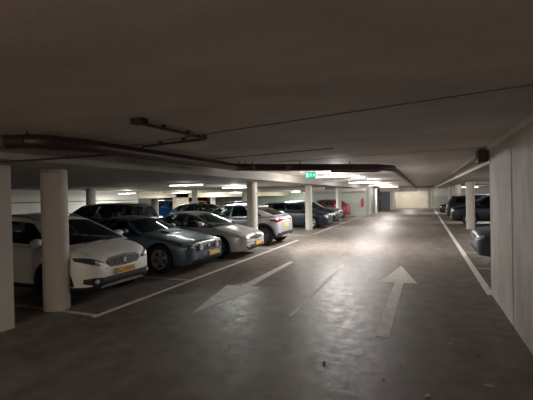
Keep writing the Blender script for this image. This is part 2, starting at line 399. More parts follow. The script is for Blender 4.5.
# ------------------------------------------------------------------ lamps
def lamp(x, y, zc, L, W, label, zone, rz=0, mixw=(.28, .90, .04), col=(1, .955, .925), z_ceil=None, cool=False):
    t = thing('tube_light', label, 'ceiling light', (x, y, zc), rz, zone)
    bm = bevel(bx(-L/2-.04, L/2+.04, -.04, .04, .022, .06), .01); obj('housing', bm, MT['lamph'], t)
    bm = bmesh.new(); lathe(bm, [(.0, -L/2), (.019, -L/2), (.019, L/2), (.0, L/2)], 'x', 14); obj('tube', bm, MT['tube'], t, True)
    if z_ceil and z_ceil-zc > .1:
        for s in (-1, 1):
            bm = bmesh.new(); tube(bm, [(s*L*.4, 0, .08), (s*L*.4, 0, z_ceil-zc)], .006, 6); obj('suspension_rod', bm, MT['conduit'], t)
    ld = bpy.data.lights.new('lamp_light', 'AREA'); ld.shape = 'RECTANGLE'; ld.size = L; ld.size_y = .10; ld.energy = W*mixw[0]; ld.color = col
    lo = bpy.data.objects.new('lamp_light', ld); C.objects.link(lo); lo.parent = t; lo.location = (0, 0, -.035)
    ld.spread = math.radians(180)
    lp = bpy.data.lights.new('lamp_glow', 'POINT'); lp.shadow_soft_size = .05; lp.energy = W*mixw[1]; lp.color = col
    po = bpy.data.objects.new('lamp_glow', lp); C.objects.link(po); po.parent = t; po.location = (0, 0, -.06)
    lu = bpy.data.lights.new('lamp_uplight', 'AREA'); lu.shape = 'RECTANGLE'; lu.size = L; lu.size_y = .10; lu.energy = W*mixw[2]; lu.color = col
    uo = bpy.data.objects.new('lamp_uplight', lu); C.objects.link(uo); uo.parent = t; uo.location = (0, 0, .064); uo.rotation_euler = (PI, 0, 0)
    return t
LANE = 'tube lights in a line along the lane'
for y, l, lb in ((12.55, 1.5, 'long tube light nearest the green exit sign'), (19.9, 1.5, 'long tube light second down the lane from the exit sign'),
              (27.8, 1.5, 'long tube light third down the lane from the exit sign'), (35.5, 1.5, 'small far tube light near the end of the lane'), (45.3, 1.2, 'farthest tube light in front of the beige end wall')):
    lamp(-2.62 if y < 15 else -2.75 if y < 40 else -1.4, y, 2.29 if y < 40 else 2.2, l, LANE_W*(1.2 if y < 15 else .7 if y < 40 else .45), lb, LANE, z_ceil=Z_LANE)
HG = 'tube lights over the left parking hall'
for x, y, z, lb in ((-6.85, 10.25, 2.09, 'tube light above the silver saloon'), (-7.6, 15.1, 2.09, 'tube light left of the nearest mid-row column, past the silver crossover'),
                (-8.0, 23.8, 2.09, 'tube light seen between the mid-row column and the exit sign'), (-15.3, 17.1, 2.0, 'small tube light above the black people carrier'),
                (-15.2, 22.0, 2.02, 'small tube light beyond the first hall lamp, near the wide pier'), (-15.0, 30.0, 2.05, 'small far tube light low behind the silver crossover'),
                (-12.0, 38.0, 2.05, 'far tube light near the pale green hall wall'), (-13.0, 45.5, 2.05, 'added tube light brightening the back wall of the left hall'), (-23.0, 30.0, 2.05, 'added tube light brightening the bright blue car')):  # last two lamps are added, to lighten the back wall and blue car
    lamp(x, y, z, 1.2, HALL_W*(.03 if y < 12 else .35 if -16 < x < -15.1 else 2.2 if y > 29 else 1), lb, HG, mixw=(1.0, .30, .01), col=(.97, 1, .93), z_ceil=None if z > 2.06 else Z_LOW)
SG = 'tube lights over the right parking bays'
for x, y, lb in ((4.6, 13.5, 'tube light over the right bays, hidden beyond the wall end'), (4.4, 24.0, 'tube light seen above the black estate on the right'), (3.6, 36.0, 'far tube light over the right bays')):
    lamp(x, y, 2.09, 1.2, SIDE_W, lb, SG)
# the lane lamp behind the camera
lamp(-1.2, -4.2, 2.31, 1.5, NEAR_W, 'tube light over the lane behind the viewer', LANE, col=(1, .84, .70), z_ceil=Z_LANE)
lamp(-2.4, -11.5, 2.31, 1.5, NEAR_W, 'second tube light over the lane far behind the viewer', LANE, col=(1, .84, .70), z_ceil=Z_LANE)

# exit sign
es = thing('exit_sign', 'green and white illuminated emergency exit sign hanging over the lane', 'exit sign', (-3.02, 10.95, 2.29), math.radians(6))
bm = bevel(bx(-.165, .165, -.03, .03, -.09, .09), .006); obj('sign_body', bm, MT['sign'], es)
bm = bmesh.new(); box(bm, -.13, -.065, -.036, -.031, -.065, .065); obj('door_symbol', bm, MT['signw'], es)
bm = bmesh.new()
lathe(bm, [(0, -.036), (.014, -.036), (.014, -.031), (0, -.031)], 'y', 12, (.012, 0, .052))
def strip(bm, a, b, wd):
    a, b = Vector(a), Vector(b); d = (b-a).normalized(); n = Vector((-d.y, d.x))*wd/2
    q = [a-n, b-n, b+n, a+n]; A = [bm.verts.new((p.x, -.036, p.y)) for p in q]; B = [bm.verts.new((p.x, -.031, p.y)) for p in q]
    bm.faces.new(A); bm.faces.new(B[::-1])
    for i in range(4): bm.faces.new((A[i], A[(i+1) % 4], B[(i+1) % 4], B[i]))
for a, b, wd in (((.008, .038), (-.004, -.008), .024), ((.0, .03), (-.035, .018), .010), ((.008, .032), (.035, .01), .010), ((-.004, -.008), (-.03, -.03), .013), ((-.03, -.03), (-.032, -.06), .012), ((-.002, -.01), (.018, -.035), .013), ((.018, -.035), (.045, -.048), .012)):
    strip(bm, a, b, wd)
obj('running_figure', bm, MT['signw'], es)
bm = bmesh.new(); strip(bm, (.06, 0), (.12, 0), .022); strip(bm, (.115, 0), (.085, .035), .018); strip(bm, (.115, 0), (.085, -.035), .018)
obj('arrow_symbol', bm, MT['signw'], es)
for s_ in (-.1, .1):
    bm = bmesh.new(); tube(bm, [(s_, 0, .09), (s_, 0, .152)], .006, 6); obj('bracket', bm, MT['conduit'], es)

# grey ventilation fan hanging among the lane lamps
jf = thing('fan_unit', 'grey metal fan unit hanging behind the exit sign between two tube lights', 'ventilation fan', (-2.15, 14.3, 2.30))
bm = bmesh.new(); lathe(bm, [(.085, -.28), (.10, -.27), (.10, .27), (.085, .28)], 'x', 24); obj('fan_casing', bm, MT['lamph'], jf, True)
for s_ in (-.2, .15): obj('bracket', bx(s_, s_+.05, -.02, .02, .09, .14), MT['conduit'], jf)
o = thing('cable_tray', None, None, (-3.35, 15.6, 2.25))
obj('tray', bevel(bx(-.5, .5, -.06, .06, -.03, .05), .01), MT['lamph'], o)
for s_ in (-.4, .4):
    bm = bmesh.new(); tube(bm, [(s_, 0, .04), (s_, 0, .19)], .008, 6); obj('hanger', bm, MT['conduit'], o)
tag(o, 'grey cable tray section below the first lane tube light', 'cable tray')

# fire extinguisher
fe = thing('fire_extinguisher', 'red fire extinguisher on the corner of the pale green wall', 'fire extinguisher', (-4.36, 30.66, .75))
bm = bmesh.new(); lathe(bm, [(0, 0), (.09, 0), (.10, .03), (.10, .46), (.07, .54), (.03, .57), (.03, .62), (0, .62)], n=24); obj('cylinder_body', bm, MT['red'], fe, True)
bm = bmesh.new(); box(bm, -.02, .02, -.09, .03, .62, .65); tube(bm, [(0, -.02, .62), (.09, -.05, .6), (.12, -.05, .4), (.11, -.03, .2)], .012, 8); obj('valve_hose', bm, MT['plastic'], fe)
bm = bmesh.new(); box(bm, -.11, .11, .09, .14, .2, .26); obj('wall_bracket', bm, MT['conduit'], fe)

# ------------------------------------------------------------------ cars
def wheel(parent, x, y, r, side, rimm, spokes=5, wd=.2, ratio=.68):
    # side = +1 outer face toward +y
    bm = bmesh.new(); h = wd/2; rr = r*ratio
    lathe(bm, [(rr, -h*.86), (r*.88, -h), (r*.97, -h*.86), (r, -h*.55), (r, h*.55), (r*.97, h*.86), (r*.88, h), (rr, h*.86)], 'y', 40, close=True)
    for k in (-.3, 0, .3):
        pass
    t = obj('wheel', bm, MT['blackrub'], parent, True, 50); t.location = (x, y, r)
    bm = bmesh.new(); s = side
    lathe(bm, [(rr*1.01, s*h*.9), (rr*.95, s*h*.92), (rr*.90, s*h*.6), (rr*.90, -s*h*.5)], 'y', 40)
    for f in [f for f in bm.faces if len(f.verts) > 4]: bm.faces.remove(f)
    lathe(bm, [(0, s*h*.78), (rr*.17, s*h*.78), (rr*.2, s*h*.6), (rr*.2, s*h*.2), (0, s*h*.2)], 'y', 20)
    for k in range(spokes):
        a = 2*PI*k/spokes+.3
        for da in ((-.13, .13) if spokes <= 6 else (0,)):
            c1, s1 = math.cos(a+da*.4), math.sin(a+da*.4); c2, s2 = math.cos(a+da), math.sin(a+da)
            wa, wb = rr*.085, rr*.06
            p = []
            for (cc, ss, R, ww) in ((c1, s1, rr*.12, wa), (c2, s2, rr*.94, wb)):
                for q in (-1, 1):
                    for dd in (s*h*.72, s*h*.45):
                        p.append(bm.verts.new((cc*R-ss*ww*q, dd, ss*R+cc*ww*q)))
            for f in ((0,2,6,4),(1,5,7,3),(0,4,5,1),(2,3,7,6),(4,6,7,5),(0,1,3,2)): bm.faces.new([p[i] for i in f])
    ri = obj('rim', bm, rimm, t, True, 40)
    bm = bmesh.new(); lathe(bm, [(0, s*h*.05), (rr*.70, s*h*.05), (rr*.70, s*h*.0), (0, s*h*.0)], 'y', 24); obj('brake_disc', bm, MT['dgrey'], t, True)
    bm = bmesh.new(); lathe(bm, [(0, -s*h*.3), (rr*.88, -s*h*.3), (rr*.88, -s*h*.35), (0, -s*h*.35)], 'y', 24); obj('inner_shield', bm, MT['under'], t, True)
    return t

def build_car(label, cat_label, spec, paint, loc, rz, group='parked cars'):
    sp = spec; L, W, H = sp['L'], sp['W']/2, sp['H']
    root = thing('car', label, 'car', (loc[0], loc[1], 0), rz, group)
    X = lambda s: L/2-s
    fo, wb, r = sp['fo'], sp['wb'], sp['r']; Ra = r*1.13+.015
    zb0 = sp.get('sill', .22); cf, crr = sp.get('cf', .42), sp.get('cr', .35)
    ends = [0, .012, .035, .07, .12, .2, .3, .42]
    st = set(ends) | {L-e for e in ends}
    for a in (fo, fo+wb):
        for k in range(13):
            st.add(a-Ra*math.cos(PI*k/12))
        st.add(a-Ra-.004); st.add(a+Ra+.004)
    x = .5
    while x < L-.4: st.add(x); x += .13
    st = sorted(s for s in st if 0 <= s <= L); st2 = [st[0]]
    for s in st[1:]:
        if s-st2[-1] > .0035: st2.append(s)
    st = st2
    def hw(s):
        w_ = W
        if s < cf: u = 1-s/cf; w_ = W*(1-sp.get('nf', .36)*(1-math.sqrt(max(0, 1-u**2.3)))) 
        if s > L-crr: u = 1-(L-s)/crr; w_ = W*(1-sp.get('nr', .26)*(1-math.sqrt(max(0, 1-u**2.3))))
        return w_
    def zb(s):
        z = prof([(0, zb0+.12), (.05, zb0+.02), (.25, zb0), (L-.3, zb0), (L-.05, zb0+.05), (L, zb0+.16)], s)
        for a in (fo, fo+wb):
            d = abs(s-a)
            if d <= Ra: z = max(z, r+math.sqrt(max(0, Ra*Ra-d*d)))
        return z
    def zt(s): return prof(sp['top'], s)
    NS = 9
    def wz(s, z):
        # tumblehome / rocker curve of the side
        t = (z-zb0)/(zt(s)-zb0+1e-6)
        k = 1-.05*max(0, .45-t)**1.3*2-.075*max(0, t-.62)**1.5*3
        return hw(s)*k
    rows = []
    bm = bmesh.new()
    for s in st:
        b_, t_ = zb(s), zt(s); sh = t_-sp.get('sh', .07)*(1 if s > .1 else .5)
        sh = max(sh, b_+.06)
        pts = [(0, b_), (hw(s)*.5, b_), (wz(s, b_)-.05, b_)]
        for i in range(NS):
            z = lerp(b_, sh, i/(NS-1)); y = wz(s, z) - (.02 if i == 0 else 0)
            if sp.get('crease') and i == NS-2: y += .006
            pts.append((y, z))
        yy = wz(s, sh)
        pts += [(yy-.035, sh+(t_-sh)*.45), (yy-.10, sh+(t_-sh)*.78), (yy*.66, t_+.012), (yy*.33, t_+.028), (0, t_+.033)]
        rows.append([[bm.verts.new((X(s), y, z)) for y, z in pts], [bm.verts.new((X(s), -y, z)) if y > 1e-6 else None for y, z in pts]])
    for rw in rows:
        for i, v in enumerate(rw[1]):
            if v is None: rw[1][i] = rw[0][i]
    c0, c1 = sp['ws0'], sp['rb']
    for k, (A, B) in enumerate(zip(rows, rows[1:])):
        sm = (st[k]+st[k+1])/2
        for side in (0, 1):
            a, b = A[side], B[side]; n = len(a)
            for i in range(n-1):
                vs = [a[i], b[i], b[i+1], a[i+1]] if side == 0 else [a[i+1], b[i+1], b[i], a[i]]
                vs = list(dict.fromkeys(vs))
                f = bm.faces.new(vs)
                if i < 3 and not (i == 2 and False): f.material_index = 1
                elif i < 4 and sp.get('clad') : f.material_index = 2
                if i >= n-4 and c0+.12 < sm < c1-.12: f.material_index = 3
    for rw, fl in ((rows[0], 0), (rows[-1], 1)):
        n = len(rw[0])
        for i in range(n-1):
            vs = list(dict.fromkeys([rw[0][i], rw[0][i+1], rw[1][i+1], rw[1][i]]))
            if len(vs) > 2:
                f = bm.faces.new(vs)
    bmesh.ops.recalc_face_normals(bm, faces=bm.faces[:])
    bvh = BVHTree.FromBMesh(bm)
    body = obj('body', bm, [PM[paint], MT['under'], MT['plastic'], MT['inter']], root, True, 38)
    # ---------------- conformal fittings
    def patch(name, side, outline, m, parent=None, off=.008, nu=10, nv=4, thick=.02):
        # outline: list of (a, lo, hi) ; side F/B: a=y ; side L/R: a = x ; T: a=x, lo/hi = y
        bm = bmesh.new(); grid = []
        a0, a1 = outline[0][0], outline[-1][0]
        lo = [(o_[0], o_[1]) for o_ in outline]; hi = [(o_[0], o_[2]) for o_ in outline]
        for i in range(nu+1):
            a = lerp(a0, a1, i/nu); l_, h_ = prof(lo, a), prof(hi, a); col = []
            for j in range(nv+1):
                z = lerp(l_, h_, j/nv)
                if side == 'F': o_, d = Vector((L, a, z)), Vector((-1, 0, 0))
                elif side == 'B': o_, d = Vector((-L, a, z)), Vector((1, 0, 0))
                elif side == 'L': o_, d = Vector((a, 3, z)), Vector((0, -1, 0))
                elif side == 'R': o_, d = Vector((a, -3, z)), Vector((0, 1, 0))
                else: o_, d = Vector((a, z, 3)), Vector((0, 0, -1))
                h = bvh.ray_cast(o_, d)
                if h[0] is None: col.append(None); continue
                nrm = h[1] if h[1].dot(d) < 0 else -h[1]
                p = h[0] + (nrm*.6-d*.4)*off
                col.append((bm.verts.new(p), bm.verts.new(p+d*thick)))
            grid.append(col)
        for i in range(nu):
            for j in range(nv):
                q = [grid[i][j], grid[i+1][j], grid[i+1][j+1], grid[i][j+1]]
                if None in q: continue
                bm.faces.new([x[0] for x in q]); bm.faces.new([x[1] for x in q][::-1])
                for (A_, B_, cond) in ((0, 1, j == 0), (2, 3, j == nv-1), (3, 0, i == 0), (1, 2, i == nu-1)):
                    if cond: bm.faces.new((q[A_][0], q[B_][0], q[B_][1], q[A_][1]))
        if not bm.faces: bm.free(); return None
        return obj(name, bm, m, parent or root, True, 45)
    # ---------------- cabin
    zbelt = lambda s: zt(s)-.005
    ws0, ws1, rf, rb = sp['ws0'], sp['ws1'], sp['rf'], sp['rb']
    zr0, zr1, zrm = sp['zr0'], sp['zr1'], H
    wt = sp.get('wt', W*.66); gl = sp.get('glass', 'glass'); glr = sp.get('glass_rear', gl)
    def roofz(s):
        t = (s-ws1)/(rf-ws1); return lerp(zr0, zr1, t)+(zrm-(zr0+zr1)/2)*4*t*(1-t)
    def sb(u): s = lerp(ws0, rb, u); return Vector((X(s), min(hw(s), W)-.075-.02*0, zbelt(s)))
    def stp(u): s = lerp(ws1, rf, u); return Vector((X(s), wt-.02*abs(2*u-1)**3, roofz(s)-.045))
    vr = [0, .07, .35, .62, .90, 1]
    def spt(u, v, sg):
        a, b = sb(u), stp(u); p = a.lerp(b, v); p.y += .03*4*v*(1-v); p.y *= sg; return p
    ub = sp['ub']      # list of (u0,u1) glass spans
    us = sorted({0, 1} | {u for ab in ub for u in ab} | {k/14 for k in range(15) if all(abs(k/14-u) > .02 for ab in ub for u in ab)})
    inglass = lambda u, v: any(a-1e-6 < u < b+1e-6 for a, b in ub) and .07 < v < .90
    cb = bmesh.new(); gls = {}
    def quad(b_, P): b_.faces.new([b_.verts.new(p) for p in P])
    for sg in (1, -1):
        for u0, u1 in zip(us, us[1:]):
            for v0, v1 in zip(vr, vr[1:]):
                P = [spt(u0, v0, sg), spt(u1, v0, sg), spt(u1, v1, sg), spt(u0, v1, sg)]
                um, vm = (u0+u1)/2, (v0+v1)/2
                if inglass(um, vm):
                    key = (sg, [i for i, (a, b) in enumerate(ub) if a-1e-6 < um < b+1e-6][0])
                    quad(gls.setdefault(key, bmesh.new()), P)
                else: quad(cb, P)
    # windscreen and rear window
    NY = 8
    def screen(u, bow0, bow1, direction, gname, gm, vlo=.05, vhi=.93, ylim=.93):
        g_ = bmesh.new(); vs = [0, vlo, .35, .65, vhi, 1]; ys = [-1, -ylim]+[-ylim+2*ylim*k/NY for k in range(1, NY)]+[ylim, 1]
        def P(t, v):
            a, b = sb(u), stp(u); p = a.lerp(b, v); y = (p.y+.03*4*v*(1-v))
            p.y = y*t; p.x += direction*lerp(bow0, bow1, v)*(1-t*t)
            p.z += lerp(.03, .045, v)*(1-t*t); return p
        for t0, t1 in zip(ys, ys[1:]):
            for v0, v1 in zip(vs, vs[1:]):
                q = [P(t0, v0), P(t1, v0), P(t1, v1), P(t0, v1)]
                ing = abs((t0+t1)/2) < ylim and vlo < (v0+v1)/2 < vhi
                quad(g_ if ing else cb, q)
        bmesh.ops.remove_doubles(g_, verts=g_.verts[:], dist=1e-4)
        obj(gname, g_, MT[gm], root, True)
    screen(0, .13, .08, 1, 'windscreen', gl)
    screen(1, .10, .06, -1, 'rear_window', glr, .12 if sp.get('hatch') else .05, .88)
    # roof
    nr = 12
    for k in range(nr):
        for j in range(NY):
            P = []
            for (uu, tt) in ((k, j), (k+1, j), (k+1, j+1), (k, j+1)):
                u = uu/nr; t = -1+2*tt/NY; e = stp(u); bow = lerp(.08, -.06, u)
                P.append(Vector((e.x+bow*(1-t*t), e.y*t, e.z+.045*(1-t*t) if True else 0)))
            quad(cb, P)
    bmesh.ops.remove_doubles(cb, verts=cb.verts[:], dist=2e-4)
    cab = obj('cabin_roof', cb, sp.get('roofmat') or PM[paint], root, True, 40)
    for (sg, i), g_ in gls.items():
        bmesh.ops.remove_doubles(g_, verts=g_.verts[:], dist=1e-4)
        gm = gl if i == 0 else glr
        obj('side_window', g_, MT[gm], root, True)
    # window surround strip: dark pillars between glass panes
    # interior
    for sx, sy in ((lerp(ws0, rb, .36), .36), (lerp(ws0, rb, .36), -.36), (lerp(ws0, rb, .66), .36), (lerp(ws0, rb, .66), -.36)):
        zb_ = zbelt(sx)-.05; x_ = X(sx); bm = bmesh.new()
        box(bm, x_-.16, x_-.06, sy-.2, sy+.2, zb_, min(zb_+.17, roofz(sx)-.25)); box(bm, x_-.17, x_-.09, sy-.11, sy+.11, min(zb_+.18, roofz(sx)-.24), min(zb_+.32, roofz(sx)-.1))
        bevel(bm, .018); obj('seat', bm, MT['seat'], root, True)
    bm = bmesh.new(); sw = lerp(ws0, rb, .22); q = []
    for k in range(20): q.append((X(sw)+.03*math.sin(2*PI*k/20), .36+.17*math.cos(2*PI*k/20), zbelt(sw)+.0+.15*math.sin(2*PI*k/20)))
    tube(bm, q+[q[0]], .013, 6, False); obj('steering_wheel', bm, MT['inter'], root, True)
    # wheels
    for a in (fo, fo+wb):
        for sg in (1, -1): wheel(root, X(a), sg*(W-.105), r, sg, MT[sp.get('rim', 'rim')], sp.get('spokes', 5))
    if sp.get('clad'):
        for a in (fo, fo+wb):
            for sd, sg in (('L', 1), ('R', -1)):
                bm = bmesh.new(); N_ = 20; ok = []
                for k in range(N_+1):
                    th = PI*k/N_; col = []
                    for R in (Ra+.002, Ra+.065):
                        px, pz = X(a)+R*math.cos(th), max(r+R*math.sin(th), zb0+.02)
                        h = bvh.ray_cast(Vector((px, 3*sg, pz)), Vector((0, -sg, 0)))
                        y = h[0].y if h[0] and h[0].y*sg > W*.75 else sg*W*.97
                        col.append((bm.verts.new((px, y+sg*.012, pz)), bm.verts.new((px, y-sg*.03, pz))))
                    ok.append(col)
                for A_, B_ in zip(ok, ok[1:]):
                    bm.faces.new((A_[0][0], B_[0][0], B_[1][0], A_[1][0])); bm.faces.new((A_[1][0], B_[1][0], B_[1][1], A_[1][1])); bm.faces.new((A_[0][0], A_[0][1], B_[0][1], B_[0][0]))
                obj('wheel_arch_trim', bm, MT['plastic'], root, True)
    # mirrors
    sm_ = ws0+sp.get('mir', .38)
    for sg in (1, -1):
        bm = bmesh.new(); bmesh.ops.create_uvsphere(bm, u_segments=16, v_segments=10, radius=1)
        for v in bm.verts:
            v.co = Vector((v.co.x*.085 - (.02 if v.co.x < 0 else 0), v.co.y*.115, v.co.z*.075)); v.co.x = max(v.co.x, -.05)
        yb = W+.06; zz = zbelt(sm_)+.09
        for v in bm.verts: v.co += Vector((X(sm_), sg*yb, zz))
        tube(bm, [(X(sm_), sg*(yb-.16), zz-.06), (X(sm_), sg*(yb-.04), zz-.03)], .022, 8)
        obj('side_mirror', bm, sp.get('mirmat') or PM[paint], root, True)
    # door seams and handles
    for sd, sg in (('L', 1), ('R', -1)):
        for s_ in sp['seams']:
            patch('door_seam', sd, [(X(s_)-.004, zb0+.10, zt(s_)-.10), (X(s_)+.004, zb0+.10, zt(s_)-.10)], MT['under'], off=.001, nu=1, nv=10, thick=.006)
        for s_ in sp['handles']:
            patch('door_handle', sd, [(X(s_)-.10, zt(s_)-.185, zt(s_)-.155), (X(s_)+.10, zt(s_)-.185, zt(s_)-.155)], PM[paint], off=.03, nu=4, nv=2, thick=.045)
        patch('sill_trim', sd, [(X(fo+wb-Ra-.05), zb0-.005, zb0+.07), (X(fo+Ra+.05), zb0-.005, zb0+.07)], MT['plastic'] if sp.get('clad') else PM[paint], off=.012, nu=12, nv=2)
    for a in (0,):
        # hood shut lines
        for sg in (1, -1):
            y_ = W*.80*sg
            patch('bonnet_seam', 'T', [(X(ws0-.02), y_-.004, y_+.004), (X(.16), y_*.9-.004, y_*.9+.004)], MT['under'], off=.001, nu=14, nv=1, thick=.006)
    # roof antenna / rails
    if sp.get('rails'):
        for sg in (1, -1):
            bm = bmesh.new(); q = []
            for k in range(11):
                u = .04+.92*k/10; p = stp(u); q.append((p.x, sg*(p.y-.035), p.z+.018+(.03 if 0 < k < 10 else 0)))
            tube(bm, q, .013, 8); obj('roof_rail', bm, MT[sp['rails']], root, True)
    bm = bmesh.new(); e = stp(.93); tube(bm, [(e.x, 0, e.z+.04), (e.x-.03, 0, e.z+.09), (e.x-.06, 0, e.z+.10)], .012, 8); obj('roof_antenna', bm, MT['plastic'], root, True)
    # wipers
    for y_ in (.1, .55):
        bm = bmesh.new(); a, b = sb(0), stp(0)
        tube(bm, [(a.x+.10, y_-.5, a.z+.04), (a.x+.02+.07, y_, a.z+.075)], .008, 6); obj('wiper', bm, MT['plastic'], root)
    def plate_at(side, y, z, text=None, w_=.52, h_=.11):
        sgn = 1 if side == 'F' else -1
        h = bvh.ray_cast(Vector((sgn*L, y, z)), Vector((-sgn, 0, 0)))
        x_ = (h[0].x if h[0] else sgn*L/2)+sgn*.018
        p = thing2('licence_plate', root, (x_, y, z))
        bm = bevel(bx(-.008, .008, -w_/2, w_/2, -h_/2, h_/2), .003); me_o = obj('plate_sheet', bm, MT['plate'], None)
        # merge: plate is the mesh itself
        me_o.name = 'licence_plate'; me_o.parent = root; me_o.location = (x_, y, z); bpy.data.objects.remove(p)
        bm = bx(.0085*sgn-.001, .0085*sgn+.001, -w_/2+.006 if sgn < 0 else -w_/2+.006, -w_/2+.05, -h_/2+.006, h_/2-.006)
        obj('blue_band', bm, MT['euro'], me_o)
        if text:
            cu = bpy.data.curves.new('t', 'FONT'); cu.body = text; cu.size = .11; cu.extrude = .001; cu.align_x = 'CENTER'; cu.align_y = 'CENTER'
            to = bpy.data.objects.new('t', cu); C.objects.link(to)
            dg = bpy.context.evaluated_depsgraph_get(); me = bpy.data.meshes.new_from_object(to.evaluated_get(dg))
            bpy.data.objects.remove(to)
            me.materials.clear(); me.materials.append(MT['platek'])
            tx = bpy.data.objects.new('plate_number', me); C.objects.link(tx); tx.parent = me_o
            tx.rotation_euler = (PI/2, 0, PI/2*sgn); tx.location = (.0095*sgn, .022, 0)
        return me_o
    sp['detail'](dict(patch=patch, X=X, W=W, L=L, root=root, bvh=bvh, plate=plate_at, zb0=zb0, paint=PM[paint], zt=zt, sb=sb, stp=stp, H=H))
    return root
def thing2(name, parent, loc):
    o = bpy.data.objects.new(name, None); C.objects.link(o); o.parent = parent; o.location = loc; return o
def disc(g, name, y, z, r, m, side='F', depth=.03, ring=None):
    sg = 1 if side == 'F' else -1
    h = g['bvh'].ray_cast(Vector((sg*g['L'], y, z)), Vector((-sg, 0, 0))); x_ = h[0].x if h[0] else sg*g['L']/2
    bm = bmesh.new(); lathe(bm, [(0, sg*depth), (r*.6, sg*depth*.95), (r, sg*depth*.5), (r, -sg*.02), (0, -sg*.02)], 'x', 20, (x_, y, z))
    o = obj(name, bm, m, g['root'], True)
    if ring:
        bm = bmesh.new(); lathe(bm, [(r, -sg*.01), (r*1.16, -sg*.01), (r*1.16, sg*depth*.8), (r, sg*depth*.8)], 'x', 20, (x_, y, z), close=True); obj('lamp_ring', bm, ring, o, True)
    return o
def emblem_shield(g, y, z, s, m):
    h = g['bvh'].ray_cast(Vector((g['L'], y, z)), Vector((-1, 0, 0))); x_ = h[0].x
    bm = bmesh.new(); P = [(-.4, .6), (.4, .6), (.5, .2), (.35, -.3), (0, -.7), (-.35, -.3), (-.5, .2)]
    a = [bm.verts.new((x_+.03, y+p*s, z+q*s)) for p, q in P]; b = [bm.verts.new((x_-.01, y+p*s, z+q*s)) for p, q in P]
    bm.faces.new(a); bm.faces.new(b[::-1])
    for i in range(7): bm.faces.new((a[i], a[(i+1) % 7], b[(i+1) % 7], b[i]))
    return obj('emblem', bm, m, g['root'])

# ---- front/rear designs
def front_crossover(g):      # white small SUV
    P, W = g['patch'], g['W']
    gr = P('grille', 'F', [(-.43, .67, .74), (-.34, .61, .765), (0, .595, .785), (.34, .61, .765), (.43, .67, .74)], MT['plastic'], off=.008)
    for k in range(13):
        y = -.36+.06*k; hh = .065-.035*(abs(y)/.38)**2
        P('grille_bar', 'F', [(y-.006, .69-hh, .69+hh), (y+.006, .69-hh, .69+hh)], MT['clamp'], gr, off=.02, nu=1, nv=3, thick=.014)
    P('grille_surround', 'F', [(-.40, .765, .775), (0, .79, .80), (.40, .765, .775)], MT['chrome'], off=.02, nu=14, nv=1)
    emblem_shield(g, 0, .69, .075, MT['chrome'])
    for sg in (1, -1):
        o = [(.47, .67, .70), (.58, .665, .76), (.72, .70, .81), (.86, .77, .83)]
        if sg < 0: o = [(-a, b, c) for a, b, c in o][::-1]
        h = P('headlight', 'F', o, MT['lensd'], off=.01, nu=10)
        o2 = [(.55, .685, .725), (.66, .70, .76)]
        if sg < 0: o2 = [(-a, b, c) for a, b, c in o2][::-1]
        P('lamp_reflector', 'F', o2, MT['lens'], h, off=.02, nu=4)
        o = [(.52, .33, .45), (.66, .33, .47), (.80, .38, .46)]
        if sg < 0: o = [(-a, b, c) for a, b, c in o][::-1]
        f = P('fog_lamp_pocket', 'F', o, MT['plastic'], off=.012)
        disc(g, 'fog_lamp', sg*.64, .40, .042, MT['lens'], depth=.035)
    P('lower_intake', 'F', [(-.52, .34, .45), (0, .33, .45), (.52, .34, .45)], MT['plastic'], off=.01, nu=14)
    P('skid_plate', 'F', [(-.52, .27, .31), (-.40, .255, .32), (0, .25, .325), (.40, .255, .32), (.52, .27, .31)], MT['rim'], off=.03, nu=14, thick=.04)
    g['plate']('F', 0, .515, 'SZ-978-K')
def front_muscle(g):         # blue-grey coupe
    P = g['patch']
    gr = P('grille', 'F', [(-.56, .535, .68), (-.5, .525, .69), (0, .52, .70), (.5, .525, .69), (.56, .535, .68)], MT['plastic'], off=.008, nu=12)
    for sg in (1, -1):
        disc(g, 'grille_lamp', sg*.39, .61, .068, MT['lens'], depth=.06, ring=MT['chrome'])
        o = [(.60, .54, .66), (.72, .56, .675), (.84, .60, .68)]
        if sg < 0: o = [(-a, b, c) for a, b, c in o][::-1]
        h = P('headlight', 'F', o, MT['lensd'], off=.01)
    emblem_shield(g, 0, .61, .06, MT['chrome'])
    P('grille_surround', 'F', [(-.85, .695, .705), (0, .715, .725), (.85, .695, .705)], MT['rim'], off=.012, nu=18, nv=1)
    P('lower_intake', 'F', [(-.48, .28, .36), (0, .27, .37), (.48, .28, .36)], MT['plastic'], off=.01, nu=12)
    P('bumper_seam', 'F', [(-.84, .495, .503), (0, .505, .513), (.84, .495, .503)], MT['under'], off=.003, nu=18, nv=1)
    P('chin_spoiler', 'F', [(-.7, .235, .262), (0, .23, .262), (.7, .235, .262)], MT['plastic'], off=.03, nu=12, nv=1, thick=.05)
    P('bonnet_scoop', 'T', [(g['X'](1.22), -.34, .34), (g['X'](.98), -.30, .30)], g['paint'], off=.045, nu=3, nv=6, thick=.06)
    g['plate']('F', .26, .40)
